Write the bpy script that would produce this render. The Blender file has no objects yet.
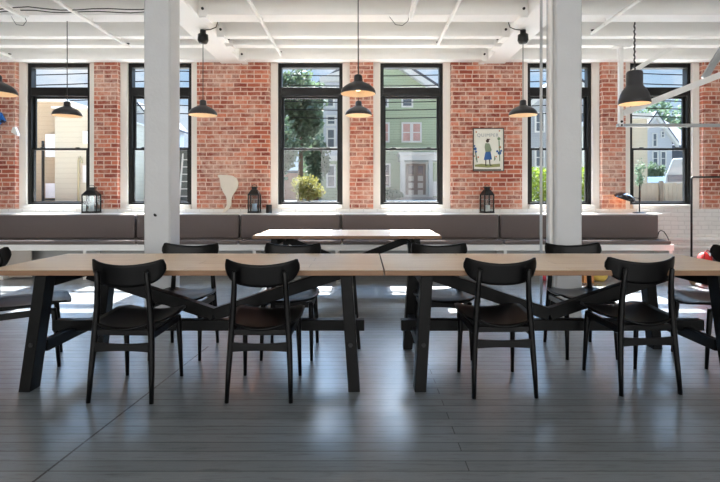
import bpy, bmesh, math, random
from mathutils import Vector, Matrix, noise
random.seed(7)
R = math.radians
PI = math.pi
COL = bpy.context.scene.collection
F, CX, CY, H = 484.0, 363.0, 195.0, 1.22      # focal length in pixels, vanishing point, eye height

def PX(x, d): return (x - CX) * d / F
def PZ(y, d): return H - (y - CY) * d / F

# ------------------------------------------------------------------ materials
def lin(c):
    return tuple((v/12.92 if v <= .04045 else ((v+.055)/1.055)**2.4) for v in [k/255. for k in c]) + (1.,)

class NT:
    def __init__(s, m):
        s.t = m.node_tree; s.n = s.t.nodes; s.l = s.t.links
        s.b = s.n.get('Principled BSDF'); s.out = s.n.get('Material Output')
    def new(s, t, **kw):
        n = s.n.new(t)
        for k, v in kw.items(): setattr(n, k, v)
        return n
    def link(s, a, b): s.l.new(a, b)

MATS = {}
def mat(name, c, rough=.5, metal=0., var=.06, scale=12., bump=0., bscale=60., spec=.5, emit=None, estr=0., coat=0., stretch=None):
    """procedural: base colour broken up by object-space noise, optional bump"""
    if name in MATS: return MATS[name]
    m = bpy.data.materials.new(name); m.use_nodes = True
    t = NT(m); b = t.b
    b.inputs['Roughness'].default_value = rough
    b.inputs['Metallic'].default_value = metal
    b.inputs['Specular IOR Level'].default_value = spec
    b.inputs['Coat Weight'].default_value = coat
    co = t.new('ShaderNodeTexCoord'); src = co.outputs['Object']
    if stretch:
        mp = t.new('ShaderNodeMapping'); mp.inputs['Scale'].default_value = stretch
        t.link(src, mp.inputs['Vector']); src = mp.outputs['Vector']
    nz = t.new('ShaderNodeTexNoise'); nz.inputs['Scale'].default_value = scale; nz.inputs['Detail'].default_value = 4
    t.link(src, nz.inputs['Vector'])
    L = lin(c)
    mx = t.new('ShaderNodeMix', data_type='RGBA')
    mx.inputs[6].default_value = tuple(v*(1-var) for v in L[:3]) + (1,)
    mx.inputs[7].default_value = tuple(min(1, v*(1+var)) for v in L[:3]) + (1,)
    t.link(nz.outputs['Fac'], mx.inputs[0]); t.link(mx.outputs[2], b.inputs['Base Color'])
    if bump:
        n2 = t.new('ShaderNodeTexNoise'); n2.inputs['Scale'].default_value = bscale; n2.inputs['Detail'].default_value = 3
        t.link(src, n2.inputs['Vector'])
        bp = t.new('ShaderNodeBump'); bp.inputs['Strength'].default_value = bump; bp.inputs['Distance'].default_value = .01
        t.link(n2.outputs['Fac'], bp.inputs['Height']); t.link(bp.outputs['Normal'], b.inputs['Normal'])
    if emit:
        b.inputs['Emission Color'].default_value = lin(emit); b.inputs['Emission Strength'].default_value = estr
    MATS[name] = m
    return m

def brick_mat(name, c1, c2, mortar, wear, wear_amt, paint=False):
    m = bpy.data.materials.new(name); m.use_nodes = True
    t = NT(m); b = t.b
    co = t.new('ShaderNodeTexCoord'); sp = t.new('ShaderNodeSeparateXYZ'); cb = t.new('ShaderNodeCombineXYZ')
    ad = t.new('ShaderNodeMath', operation='ADD')
    t.link(co.outputs['Object'], sp.inputs[0]); t.link(sp.outputs['X'], ad.inputs[0]); t.link(sp.outputs['Y'], ad.inputs[1])
    t.link(ad.outputs[0], cb.inputs['X']); t.link(sp.outputs['Z'], cb.inputs['Y'])
    wn = t.new('ShaderNodeTexNoise'); wn.inputs['Scale'].default_value = 9; wn.inputs['Detail'].default_value = 2
    t.link(cb.outputs[0], wn.inputs['Vector'])
    wob = t.new('ShaderNodeVectorMath', operation='MULTIPLY_ADD')
    t.link(wn.outputs['Color'], wob.inputs[0]); wob.inputs[1].default_value = (.012, .012, 0); t.link(cb.outputs[0], wob.inputs[2])
    br = t.new('ShaderNodeTexBrick'); br.offset = .5; br.squash_frequency = 5; br.squash = .55
    br.inputs['Scale'].default_value = 1; br.inputs['Brick Width'].default_value = .215; br.inputs['Row Height'].default_value = .068
    br.inputs['Mortar Size'].default_value = .0095; br.inputs['Mortar Smooth'].default_value = .25; br.inputs['Bias'].default_value = -.1
    br.inputs['Color1'].default_value = lin(c1); br.inputs['Color2'].default_value = lin(c2); br.inputs['Mortar'].default_value = lin(mortar)
    t.link(wob.outputs[0], br.inputs['Vector'])
    n1 = t.new('ShaderNodeTexNoise'); n1.inputs['Scale'].default_value = 14; n1.inputs['Detail'].default_value = 8; n1.inputs['Roughness'].default_value = .75
    t.link(co.outputs['Object'], n1.inputs['Vector'])
    n0 = t.new('ShaderNodeTexNoise'); n0.inputs['Scale'].default_value = 1.6; n0.inputs['Detail'].default_value = 4
    t.link(co.outputs['Object'], n0.inputs['Vector'])
    sm = t.new('ShaderNodeMath', operation='MULTIPLY'); t.link(n1.outputs['Fac'], sm.inputs[0]); t.link(n0.outputs['Fac'], sm.inputs[1])
    rp = t.new('ShaderNodeMapRange'); rp.inputs['From Min'].default_value = .2; rp.inputs['From Max'].default_value = .42
    rp.inputs['To Max'].default_value = wear_amt
    t.link(sm.outputs[0], rp.inputs['Value'])
    mx = t.new('ShaderNodeMix', data_type='RGBA'); mx.inputs[7].default_value = lin(wear)
    t.link(rp.outputs[0], mx.inputs[0]); t.link(br.outputs['Color'], mx.inputs[6]); t.link(mx.outputs[2], b.inputs['Base Color'])
    b.inputs['Roughness'].default_value = .55 if paint else .85
    iv = t.new('ShaderNodeMath', operation='MULTIPLY_ADD'); iv.inputs[1].default_value = -.8; iv.inputs[2].default_value = 1
    t.link(br.outputs['Fac'], iv.inputs[0])
    a2 = t.new('ShaderNodeMath', operation='MULTIPLY_ADD'); a2.inputs[1].default_value = .35
    t.link(n1.outputs['Fac'], a2.inputs[0]); t.link(iv.outputs[0], a2.inputs[2])
    bp = t.new('ShaderNodeBump'); bp.inputs['Strength'].default_value = .35 if paint else .6; bp.inputs['Distance'].default_value = .012
    t.link(a2.outputs[0], bp.inputs['Height']); t.link(bp.outputs['Normal'], b.inputs['Normal'])
    return m

def floor_mat():
    m = bpy.data.materials.new('painted_boards'); m.use_nodes = True
    t = NT(m); b = t.b
    co = t.new('ShaderNodeTexCoord')
    br = t.new('ShaderNodeTexBrick'); br.offset = .37
    br.inputs['Scale'].default_value = 1; br.inputs['Brick Width'].default_value = 6.3; br.inputs['Row Height'].default_value = .083
    br.inputs['Mortar Size'].default_value = .0032; br.inputs['Mortar Smooth'].default_value = .3
    br.inputs['Color1'].default_value = lin((110, 118, 125)); br.inputs['Color2'].default_value = lin((126, 134, 140)); br.inputs['Mortar'].default_value = lin((58, 62, 68))
    sh = t.new('ShaderNodeMapping'); sh.inputs['Location'].default_value = (3.5, .02, 0); t.link(co.outputs['Object'], sh.inputs['Vector'])
    t.link(sh.outputs[0], br.inputs['Vector'])
    mp = t.new('ShaderNodeMapping'); mp.inputs['Scale'].default_value = (1.2, 14, 1); t.link(co.outputs['Object'], mp.inputs['Vector'])
    n1 = t.new('ShaderNodeTexNoise'); n1.inputs['Scale'].default_value = 3.5; n1.inputs['Detail'].default_value = 8; n1.inputs['Roughness'].default_value = .7
    t.link(mp.outputs[0], n1.inputs['Vector'])
    n2 = t.new('ShaderNodeTexNoise'); n2.inputs['Scale'].default_value = 9; n2.inputs['Detail'].default_value = 6; t.link(co.outputs['Object'], n2.inputs['Vector'])
    r1 = t.new('ShaderNodeMapRange'); r1.inputs['From Min'].default_value = .52; r1.inputs['From Max'].default_value = .7; r1.inputs['To Max'].default_value = .7
    t.link(n1.outputs['Fac'], r1.inputs['Value'])
    mx = t.new('ShaderNodeMix', data_type='RGBA'); mx.inputs[7].default_value = lin((66, 71, 77))
    t.link(r1.outputs[0], mx.inputs[0]); t.link(br.outputs['Color'], mx.inputs[6])
    sx = t.new('ShaderNodeSeparateXYZ'); t.link(co.outputs['Object'], sx.inputs[0])       # a long seam running away from the viewer
    k1 = t.new('ShaderNodeMath', operation='MULTIPLY_ADD'); k1.inputs[1].default_value = -.085; t.link(sx.outputs['Y'], k1.inputs[0]); t.link(sx.outputs['X'], k1.inputs[2])
    k2 = t.new('ShaderNodeMath', operation='COMPARE'); k2.inputs[1].default_value = -1.578; k2.inputs[2].default_value = .006; t.link(k1.outputs[0], k2.inputs[0])
    k3 = t.new('ShaderNodeMath', operation='COMPARE'); k3.inputs[1].default_value = 2.4; k3.inputs[2].default_value = 1.5; t.link(sx.outputs['Y'], k3.inputs[0])
    k4 = t.new('ShaderNodeMath', operation='MULTIPLY'); t.link(k2.outputs[0], k4.inputs[0]); t.link(k3.outputs[0], k4.inputs[1])
    m2 = t.new('ShaderNodeMix', data_type='RGBA'); m2.inputs[7].default_value = lin((30, 33, 37)); t.link(k4.outputs[0], m2.inputs[0]); t.link(mx.outputs[2], m2.inputs[6])
    t.link(m2.outputs[2], b.inputs['Base Color'])
    rr = t.new('ShaderNodeMapRange'); rr.inputs['To Min'].default_value = .33; rr.inputs['To Max'].default_value = .55
    t.link(n2.outputs['Fac'], rr.inputs['Value']); t.link(rr.outputs[0], b.inputs['Roughness'])
    b.inputs['Specular IOR Level'].default_value = .5
    b.inputs['Coat Weight'].default_value = 1; b.inputs['Coat IOR'].default_value = 2.1; b.inputs['Coat Roughness'].default_value = .27
    hs = t.new('ShaderNodeMath', operation='MULTIPLY_ADD'); hs.inputs[1].default_value = -1.2
    t.link(br.outputs['Fac'], hs.inputs[0]); t.link(n1.outputs['Fac'], hs.inputs[2])
    bp = t.new('ShaderNodeBump'); bp.inputs['Strength'].default_value = .55; bp.inputs['Distance'].default_value = .006
    t.link(hs.outputs[0], bp.inputs['Height']); t.link(bp.outputs['Normal'], b.inputs['Normal'])
    return m

def wood_mat():
    m = bpy.data.materials.new('oak_boards'); m.use_nodes = True
    t = NT(m); b = t.b
    co = t.new('ShaderNodeTexCoord')
    br = t.new('ShaderNodeTexBrick'); br.offset = .43
    br.inputs['Scale'].default_value = 1; br.inputs['Brick Width'].default_value = 1.35; br.inputs['Row Height'].default_value = .157
    br.inputs['Mortar Size'].default_value = .0012; br.inputs['Bias'].default_value = 0
    br.inputs['Color1'].default_value = lin((230, 203, 172)); br.inputs['Color2'].default_value = lin((240, 217, 190)); br.inputs['Mortar'].default_value = lin((150, 115, 82))
    t.link(co.outputs['Object'], br.inputs['Vector'])
    mp = t.new('ShaderNodeMapping'); mp.inputs['Scale'].default_value = (1.5, 28, 6); t.link(co.outputs['Object'], mp.inputs['Vector'])
    nz = t.new('ShaderNodeTexNoise'); nz.inputs['Scale'].default_value = 2.6; nz.inputs['Detail'].default_value = 6; nz.inputs['Distortion'].default_value = .6
    t.link(mp.outputs[0], nz.inputs['Vector'])
    rp = t.new('ShaderNodeMapRange'); rp.inputs['From Min'].default_value = .4; rp.inputs['From Max'].default_value = .75; rp.inputs['To Max'].default_value = .4
    t.link(nz.outputs['Fac'], rp.inputs['Value'])
    mx = t.new('ShaderNodeMix', data_type='RGBA'); mx.inputs[7].default_value = lin((200, 160, 124))
    t.link(rp.outputs[0], mx.inputs[0]); t.link(br.outputs['Color'], mx.inputs[6]); t.link(mx.outputs[2], b.inputs['Base Color'])
    b.inputs['Roughness'].default_value = .42
    return m

def shaded_edge_mat():
    return mat('oak_edge_shaded', (126, 94, 68), .5, var=.2, scale=6, stretch=(2, 30, 30))  # same oak as the top, with the edge's shade put into the colour

def glass_mat(name, tint=(1, 1, 1), refl=.06):
    m = bpy.data.materials.new(name); m.use_nodes = True
    t = NT(m); t.n.remove(t.b)
    tr = t.new('ShaderNodeBsdfTransparent'); tr.inputs[0].default_value = tint + (1,)
    gl = t.new('ShaderNodeBsdfGlossy'); gl.inputs['Roughness'].default_value = .02
    mx = t.new('ShaderNodeMixShader'); mx.inputs[0].default_value = refl
    t.link(tr.outputs[0], mx.inputs[1]); t.link(gl.outputs[0], mx.inputs[2]); t.link(mx.outputs[0], t.out.inputs['Surface'])
    return m

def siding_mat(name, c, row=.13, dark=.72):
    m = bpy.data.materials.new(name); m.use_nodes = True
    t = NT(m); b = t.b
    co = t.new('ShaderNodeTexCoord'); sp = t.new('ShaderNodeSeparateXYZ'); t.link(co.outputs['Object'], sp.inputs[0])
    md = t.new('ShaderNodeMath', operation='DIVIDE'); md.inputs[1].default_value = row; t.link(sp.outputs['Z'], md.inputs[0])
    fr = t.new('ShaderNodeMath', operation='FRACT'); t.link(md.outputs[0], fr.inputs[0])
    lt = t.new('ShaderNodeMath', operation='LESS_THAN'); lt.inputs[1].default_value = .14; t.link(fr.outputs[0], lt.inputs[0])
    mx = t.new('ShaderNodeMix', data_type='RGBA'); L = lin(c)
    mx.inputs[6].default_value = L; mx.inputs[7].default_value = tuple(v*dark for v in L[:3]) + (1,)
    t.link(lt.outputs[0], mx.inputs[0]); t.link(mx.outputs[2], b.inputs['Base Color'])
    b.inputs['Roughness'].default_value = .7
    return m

def leaf_mat(name, c, c2):
    m = bpy.data.materials.new(name); m.use_nodes = True
    t = NT(m); b = t.b
    co = t.new('ShaderNodeTexCoord'); nz = t.new('ShaderNodeTexNoise'); nz.inputs['Scale'].default_value = 2.2; nz.inputs['Detail'].default_value = 5
    t.link(co.outputs['Object'], nz.inputs['Vector'])
    mx = t.new('ShaderNodeMix', data_type='RGBA'); mx.inputs[6].default_value = lin(c); mx.inputs[7].default_value = lin(c2)
    t.link(nz.outputs['Fac'], mx.inputs[0]); t.link(mx.outputs[2], b.inputs['Base Color'])
    b.inputs['Roughness'].default_value = .6
    tl = t.new('ShaderNodeBsdfTranslucent'); t.link(mx.outputs[2], tl.inputs['Color'])
    ms = t.new('ShaderNodeMixShader'); ms.inputs[0].default_value = .5
    t.link(b.outputs[0], ms.inputs[1]); t.link(tl.outputs[0], ms.inputs[2]); t.link(ms.outputs[0], t.out.inputs['Surface'])
    return m

BRICK = brick_mat('red_brick', (140, 62, 46), (212, 122, 92), (216, 184, 166), (234, 206, 188), .74)
WBRICK = brick_mat('white_painted_brick', (232, 230, 226), (226, 224, 220), (214, 212, 208), (240, 238, 234), .5, True)
FLOOR = floor_mat()
OAK = wood_mat(); OAKE = shaded_edge_mat()
GLASS = glass_mat('window_glass', (.97, .98, .98), .018)
LGLASS = glass_mat('lantern_glass', (.92, .95, .96), .03)
WHITE = mat('white_paint', (236, 234, 230), .45, var=.03, scale=5, bump=.08, bscale=25)
CEILW = mat('ceiling_white', (246, 244, 240), .6, var=.03, scale=3)
COLM = mat('column_paint', (200, 201, 202), .42, var=.05, scale=6, bump=.25, bscale=30)
CASING = mat('window_casing_paint', (232, 228, 220), .5, var=.04, scale=8)
BLACKF = mat('black_window_frame', (20, 20, 19), .45, var=.2, spec=.3)
BLACKW = mat('black_stained_wood', (6, 6.5, 7), .42, var=.35, scale=5, stretch=(20, 4, 4), spec=.15)
CHAIRB = mat('black_chair_lacquer', (4, 4, 5), .36, var=.3, scale=18, spec=.2)
METALB = mat('black_metal', (26, 27, 28), .4, metal=.3, var=.15)
SHADEM = mat('charcoal_enamel', (47, 47, 50), .42, var=.08)
LINING = mat('warm_shade_lining', (244, 226, 200), .5, var=.03)
BULB = mat('warm_bulb', (255, 236, 200), .4, emit=(255, 214, 166), estr=4.5)
CORDM = mat('dark_cord', (60, 58, 56), .6)
GREYP = mat('galvanised_pipe', (168, 172, 174), .35, metal=.5, var=.1)
FABRIC = mat('taupe_fabric', (104, 94, 92), .9, var=.12, scale=120, bump=.25, bscale=400)
PLASTERW = mat('room_plaster', (232, 230, 226), .7)
CONC = mat('concrete_paving', (200, 195, 186), .85, var=.12, scale=2)
CANDLE = mat('white_candle', (236, 236, 232), .5)
TRUNK = mat('bark', (92, 74, 58), .9, var=.3, scale=6, bump=.4)

# ------------------------------------------------------------------ mesh helpers
def box(bm, x0, x1, y0, y1, z0, z1, mi=0):
    vs = [bm.verts.new(p) for p in ((x0,y0,z0),(x1,y0,z0),(x1,y1,z0),(x0,y1,z0),(x0,y0,z1),(x1,y0,z1),(x1,y1,z1),(x0,y1,z1))]
    for f in ((0,3,2,1),(4,5,6,7),(0,1,5,4),(1,2,6,5),(2,3,7,6),(3,0,4,7)):
        q = bm.faces.new([vs[i] for i in f]); q.material_index = mi
    return vs

def bar(bm, a, b, w, h, up=(0, 0, 1)):
    """rectangular bar from a to b; w across, h along 'up'"""
    a, b = Vector(a), Vector(b); d = (b - a).normalized(); up = Vector(up)
    s = d.cross(up)
    if s.length < 1e-5: s = d.cross(Vector((1, 0, 0)))
    s.normalize(); u = s.cross(d).normalized()
    vs = []
    for p in (a, b):
        for i, j in ((-1,-1),(1,-1),(1,1),(-1,1)): vs.append(bm.verts.new(p + s*i*w/2 + u*j*h/2))
    for f in ((0,1,2,3),(7,6,5,4),(0,4,5,1),(1,5,6,2),(2,6,7,3),(3,7,4,0)): bm.faces.new([vs[i] for i in f])

def tube(bm, pts, rad, n=10, cap=True, flat=None):
    """round tube through pts, rad a number or one per point; flat=(sx) squeezes across"""
    pts = [Vector(p) for p in pts]
    rs = rad if isinstance(rad, (list, tuple)) else [rad]*len(pts)
    rings = []; ref = None
    for i, p in enumerate(pts):
        d = (pts[min(i+1, len(pts)-1)] - pts[max(i-1, 0)]).normalized()
        if ref is None:
            ref = Vector((1,0,0)) if abs(d.x) < .8 else Vector((0,1,0))
        s = (ref - d*ref.dot(d)).normalized(); u = d.cross(s); ref = s
        k = flat or 1
        rings.append([bm.verts.new(p + (s*math.cos(2*PI*j/n)*k + u*math.sin(2*PI*j/n))*rs[i]) for j in range(n)])
    for a, b in zip(rings, rings[1:]):
        for j in range(n):
            f = bm.faces.new((a[j], a[(j+1) % n], b[(j+1) % n], b[j])); f.smooth = True
    if cap:
        bm.faces.new(rings[0][::-1]); bm.faces.new(rings[-1])

def lathe(bm, prof, n=32, c=(0, 0, 0), smooth=True):
    rings = []
    for r, z in prof:
        if r < 1e-5: rings.append([bm.verts.new((c[0], c[1], c[2]+z))])
        else: rings.append([bm.verts.new((c[0]+r*math.cos(2*PI*j/n), c[1]+r*math.sin(2*PI*j/n), c[2]+z)) for j in range(n)])
    for a, b in zip(rings, rings[1:]):
        for j in range(n):
            k = (j+1) % n
            if len(a) == 1 and len(b) == 1: continue
            if len(a) == 1: f = bm.faces.new((a[0], b[k], b[j]))
            elif len(b) == 1: f = bm.faces.new((a[j], a[k], b[0]))
            else: f = bm.faces.new((a[j], a[k], b[k], b[j]))
            f.smooth = smooth

def prism(bm, pts, y0, y1, axis='y'):
    """polygon pts (u,v) extruded; axis y: (u,y,v); x: (x,u,v); z: (u,v,z)"""
    def mk(u, v, w):
        return {'y': (u, w, v), 'x': (w, u, v), 'z': (u, v, w)}[axis]
    a = [bm.verts.new(mk(u, v, y0)) for u, v in pts]; b = [bm.verts.new(mk(u, v, y1)) for u, v in pts]
    bm.faces.new(a); bm.faces.new(b[::-1])
    for i in range(len(pts)):
        j = (i+1) % len(pts); bm.faces.new((a[j], a[i], b[i], b[j]))

def NB(): return bmesh.new()

def obj(name, bm, m, parent=None, loc=None, bevel=0, seg=2, sub=0, smooth=False):
    bmesh.ops.recalc_face_normals(bm, faces=bm.faces)
    me = bpy.data.meshes.new(name); bm.to_mesh(me); bm.free()
    for k in (m if isinstance(m, (list, tuple)) else [m]): me.materials.append(k)
    if smooth:
        for p in me.polygons: p.use_smooth = True
    o = bpy.data.objects.new(name, me); COL.objects.link(o)
    if parent: o.parent = parent
    if loc: o.location = loc
    if bevel:
        md = o.modifiers.new('bevel', 'BEVEL'); md.width = bevel; md.segments = seg; md.limit_method = 'ANGLE'; md.angle_limit = R(40)
    if sub:
        md = o.modifiers.new('sub', 'SUBSURF'); md.levels = sub; md.render_levels = sub
    return o

def tag(o, label, cat, group=None, kind=None):
    o['label'] = label; o['category'] = cat
    if group: o['group'] = group
    if kind: o['kind'] = kind
    return o

def thing(name, label, cat, loc=(0, 0, 0), rz=0, group=None, kind=None):
    o = bpy.data.objects.new(name, None); COL.objects.link(o)
    o.empty_display_size = .1; o.location = loc; o.rotation_euler = (0, 0, rz)
    return tag(o, label, cat, group, kind)

def dup(root, loc, rz=None, label=None, group=None):
    r = root.copy(); COL.objects.link(r); r.location = loc
    if rz is not None: r.rotation_euler = (0, 0, rz)
    if label: r['label'] = label
    if group: r['group'] = group
    for ch in list(root.children):
        c = ch.copy(); COL.objects.link(c); c.parent = r
        for g in list(ch.children):
            d = g.copy(); COL.objects.link(d); d.parent = c
    return r

def struct(name, bm, m, label, cat, **kw):
    return tag(obj(name, bm, m, **kw), label, cat, kind='structure')

# ------------------------------------------------------------------ room shell
WY = 7.62          # inner face of the window wall
YB, XL, XR, ZC = -5.0, -8.6, 8.6, 3.62
b = NB(); box(b, XL, XR, YB, WY, -.12, 0)
struct('floor', b, FLOOR, 'worn dark grey painted board floor with glossy sheen', 'floor')
b = NB(); box(b, XL, XR, YB, WY, ZC, ZC+.15)
struct('ceiling', b, CEILW, 'white board ceiling above the white joists', 'ceiling')

WIN = [(-5.36, -4.35), (-3.75, -2.73), (-1.357, -.325), (.276, 1.276), (2.62, 3.65), (4.25, 5.24)]
OPEN = [(a-.115, c+.115) for a, c in WIN]
ZB, ZT = 1.0, 3.335
b = NB()
box(b, XL-.3, XR+.3, WY, WY+.26, -.1, ZB, 1)
edges = [XL-.3] + [v for o_ in OPEN for v in o_] + [XR+.3]
for i in range(0, len(edges), 2): box(b, edges[i], edges[i+1], WY, WY+.26, ZB, ZT, 0)
box(b, XL-.3, XR+.3, WY, WY+.26, ZT, ZC+.15, 0)
struct('wall_back', b, [BRICK, WBRICK], 'red brick window wall, white painted brick along its foot', 'wall')
b = NB(); box(b, XL-.3, XL, YB, WY, -.1, ZC+.15)
struct('wall_left', b, PLASTERW, 'plain white plaster side wall beyond the picture by the first window', 'wall')
b = NB(); box(b, XR, XR+.3, YB, WY, -.1, ZC+.15)
struct('wall_right', b, PLASTERW, 'plain white plaster side wall beyond the picture by the last window', 'wall')
b = NB()                                                        # unseen wall behind the camera; tall openings added for the fill lights
RW = [-6.6, -4.2, -1.8, .6, 3.0, 5.4]
ed = [XL-.3] + [v for x in RW for v in (x, x+1.5)] + [XR+.3]
for i in range(0, len(ed), 2): box(b, ed[i], ed[i+1], YB-.3, YB, .8, 3.2)
box(b, XL-.3, XR+.3, YB-.3, YB, -.1, .8); box(b, XL-.3, XR+.3, YB-.3, YB, 3.2, ZC+.15)
struct('wall_front', b, PLASTERW, 'white plaster wall behind the viewer, tall openings added for fill light', 'wall')

# windows -------------------------------------------------------
def frame_ring(bm, x0, x1, z0, z1, w, y0, y1, wb=None, wt=None):
    wb = wb or w; wt = wt or w
    box(bm, x0, x0+w, y0, y1, z0, z1); box(bm, x1-w, x1, y0, y1, z0, z1)
    box(bm, x0+w, x1-w, y0, y1, z0, z0+wb); box(bm, x0+w, x1-w, y0, y1, z1-wt, z1)

WLAB = ['black framed sash window first in the row, cream house outside',
        'black framed sash window half hidden behind the white column with the hook',
        'black framed sash window showing trees and the round yellow bush',
        'black framed sash window showing the green house front door',
        'black framed sash window behind the white column beside the thin pole',
        'black framed sash window behind the large bell shaped pendant']
for i, (x0, x1) in enumerate(WIN):
    r = thing('window_%d' % (i+1), WLAB[i], 'window', ((x0+x1)/2, WY+.14, 1.068), kind='structure')
    w = (x1-x0)/2; hh = 3.327-1.068
    b = NB()
    box(b, -w-.113, -w, -.06, .1, -.066, hh+.006); box(b, w, w+.113, -.06, .1, -.066, hh+.006)
    box(b, -w, w, -.05, .1, hh, hh+.006)
    obj('casing', b, CASING, r, bevel=.006)
    b = NB(); box(b, -w-.0, w+.0, -.135, .1, -.066, -.002); obj('sill', b, CASING, r, bevel=.006)
    b = NB(); frame_ring(b, -w, w, 0, hh, .055, -.02, .1, .03, .07)
    box(b, -w+.055, w-.055, -.02, .1, 1.735, 1.875)
    obj('frame', b, BLACKF, r, bevel=.004)
    b = NB(); frame_ring(b, -w+.057, w-.057, .875, 1.733, .032, .04, .075, .03, .03); obj('upper_sash', b, BLACKF, r, bevel=.003)
    b = NB(); frame_ring(b, -w+.057, w-.057, .032, .905, .03, -.005, .035, .02, .035)
    for s in (-.28, .28): box(b, s-.03, s+.03, -.012, .02, .905, .917)
    obj('lower_sash', b, BLACKF, r, bevel=.003)
    b = NB(); box(b, -w+.055, w-.055, .05, .056, 1.877, hh-.071); obj('transom_pane', b, GLASS, r)
    b = NB(); box(b, -w+.09, w-.09, .055, .061, .906, 1.702); obj('upper_pane', b, GLASS, r)
    b = NB(); box(b, -w+.088, w-.088, .012, .018, .053, .869); obj('lower_pane', b, GLASS, r)

# ledge along the wall behind the bench
b = NB(); box(b, XL+.02, 4.55, 7.36, WY, .905, .94)
struct('trim_1', b, WHITE, 'white painted ledge running along the wall behind the bench', 'ledge', bevel=.006)

# beams, joists, columns -----------------------------------------
BM = [(-2.235, -1.9), (1.905, 2.235)]
for k, (x0, x1) in enumerate(BM):
    b = NB(); box(b, x0, x1, YB, WY, 3.285, ZC)
    o = struct('ceiling_beam', b, CEILW, ['thick white timber ceiling beam above the column with the hook', 'thick white timber ceiling beam above the column beside the thin pole'][k], 'beam', bevel=.015)
    xs, sg = ((x1, 1) if k == 0 else (x0, -1))
    for y in (5.72, 6.425, 6.81, 7.53):
        b = NB(); box(b, min(xs, xs+sg*.09), max(xs, xs+sg*.09), y-.12, y+.12, 3.275, 3.305)
        box(b, min(xs, xs+sg*.012), max(xs, xs+sg*.012), y-.13, y+.13, 3.305, 3.5)
        box(b, min(xs, xs+sg*.10), max(xs, xs+sg*.10), y-.135, y-.122, 3.29, 3.42)
        hb = obj('joist_hanger', b, CEILW, o, bevel=.003)
        b = NB(); tube(b, [(xs+sg*.05, y-.15, 3.37), (xs+sg*.05, y-.13, 3.37)], .016, 8); obj('bolt', b, METALB, hb)
JO = [(1.0, 1.12), (2.0, 2.12), (3.0, 3.12), (4.0, 4.12), (4.85, 4.97), (5.6, 5.85), (6.36, 6.49), (6.74, 6.88), (7.44, WY)]
JN = ['', '', '', '', '', 'widest white joist, first below the picture top', 'slim white joist, second from the picture top', 'slim white joist, third from the picture top', 'white joist lying along the top of the brick wall']
for j, (y0, y1) in enumerate(JO):
    for k, (x0, x1) in enumerate([(XL, BM[0][0]-.002), (BM[0][1]+.002, BM[1][0]-.002), (BM[1][1]+.002, XR)]):
        b = NB(); box(b, x0, x1, y0, y1, 3.307, ZC-.002)
        lab = (JN[j] or 'white ceiling joist over the tables above the picture, %d rows from the viewer' % (j+1)) + [' in the bay over the first windows', ' in the bay between the beams', ' in the bay over the metal frame'][k]
        struct('ceiling_joist', b, CEILW, ' '.join(lab.split()[:16]), 'joist', bevel=.01)

for k, sx in enumerate((-1, 1)):
    b = NB(); s = .133; c = .016
    prism(b, [(-s+c,-s),(s-c,-s),(s,-s+c),(s,s-c),(s-c,s),(-s+c,s),(-s,s-c),(-s,-s+c)], 0, 3.283, 'z')
    o = struct('column', b, COLM, ['square white timber column with a small dark hook on its face', 'square white timber column beside the thin floor to ceiling pole'][k], 'column', loc=(sx*2.06, 4.97, 0))
    b = NB()
    if k == 0:
        tube(b, [(-.01, -.135, 1.015), (-.01, -.155, 1.015), (-.01, -.165, 1.03)], .010, 8); obj('hook', b, METALB, o)
    else:
        box(b, -.168, -.1335, -.06, -.02, .0, 3.28); obj('cable_trunking', b, WHITE, o, bevel=.004)

b = NB(); tube(b, [(0, 0, 0), (0, 0, 3.283)], .014, 12)
p = obj('floor_to_ceiling_pole', b, mat('pale_grey_pole', (196, 198, 200), .4, metal=.2), loc=(1.84, 5.0, 0)); tag(p, 'thin grey metal pole standing from floor to ceiling by the column', 'pole')
b = NB(); lathe(b, [(0, 0), (.05, 0), (.05, .012), (.0, .012)], 20); obj('foot_plate', b, GREYP, p)

# sprinkler pipes, strip lights, cables ---------------------------
def pipe(name, x, y0, y1, z, lab, grp='white sprinkler pipes under the joists'):
    r = thing(name, lab, 'pipe', (x, y1, z), group=grp)
    b = NB(); tube(b, [(0, y0-y1, 0), (0, 0, 0)], .021, 10); obj('pipe_run', b, WHITE, r)
    b = NB(); tube(b, [(0, -.03, 0), (0, -.03, .037)], .012, 8); lathe(b, [(0,.03),(.022,.03),(.022,.037),(0,.037)], 12, (0,-.03,0)); obj('end_fitting', b, METALB, r)
    for q in [y1-v for v in (6.81, 6.42, 5.72, 4.91, 4.06) if v < y1-.05]:
        b = NB(); tube(b, [(0, -q, .015), (0, -q, .057)], .006, 6); lathe(b, [(.02, -.02), (.022, 0), (.02, .02)], 12, (0, -q, 0)); obj('pipe_clip', b, WHITE, r)
pipe('sprinkler_pipe', -5.16, .2, 7.1, 3.248, 'white ceiling pipe ending above the brick corner before the first window')
pipe('sprinkler_pipe', -3.2, .2, 6.62, 3.248, 'white ceiling pipe ending between the first window and the white column')
pipe('sprinkler_pipe', -1.19, .2, 7.0, 3.248, 'white ceiling pipe ending above the window with the yellow bush')
pipe('sprinkler_pipe', 1.01, .2, 6.56, 3.248, 'white ceiling pipe ending above the window with the green house')
pipe('sprinkler_pipe', 2.87, .2, 6.08, 3.248, 'white ceiling pipe ending between the column and the bell pendant')
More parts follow.
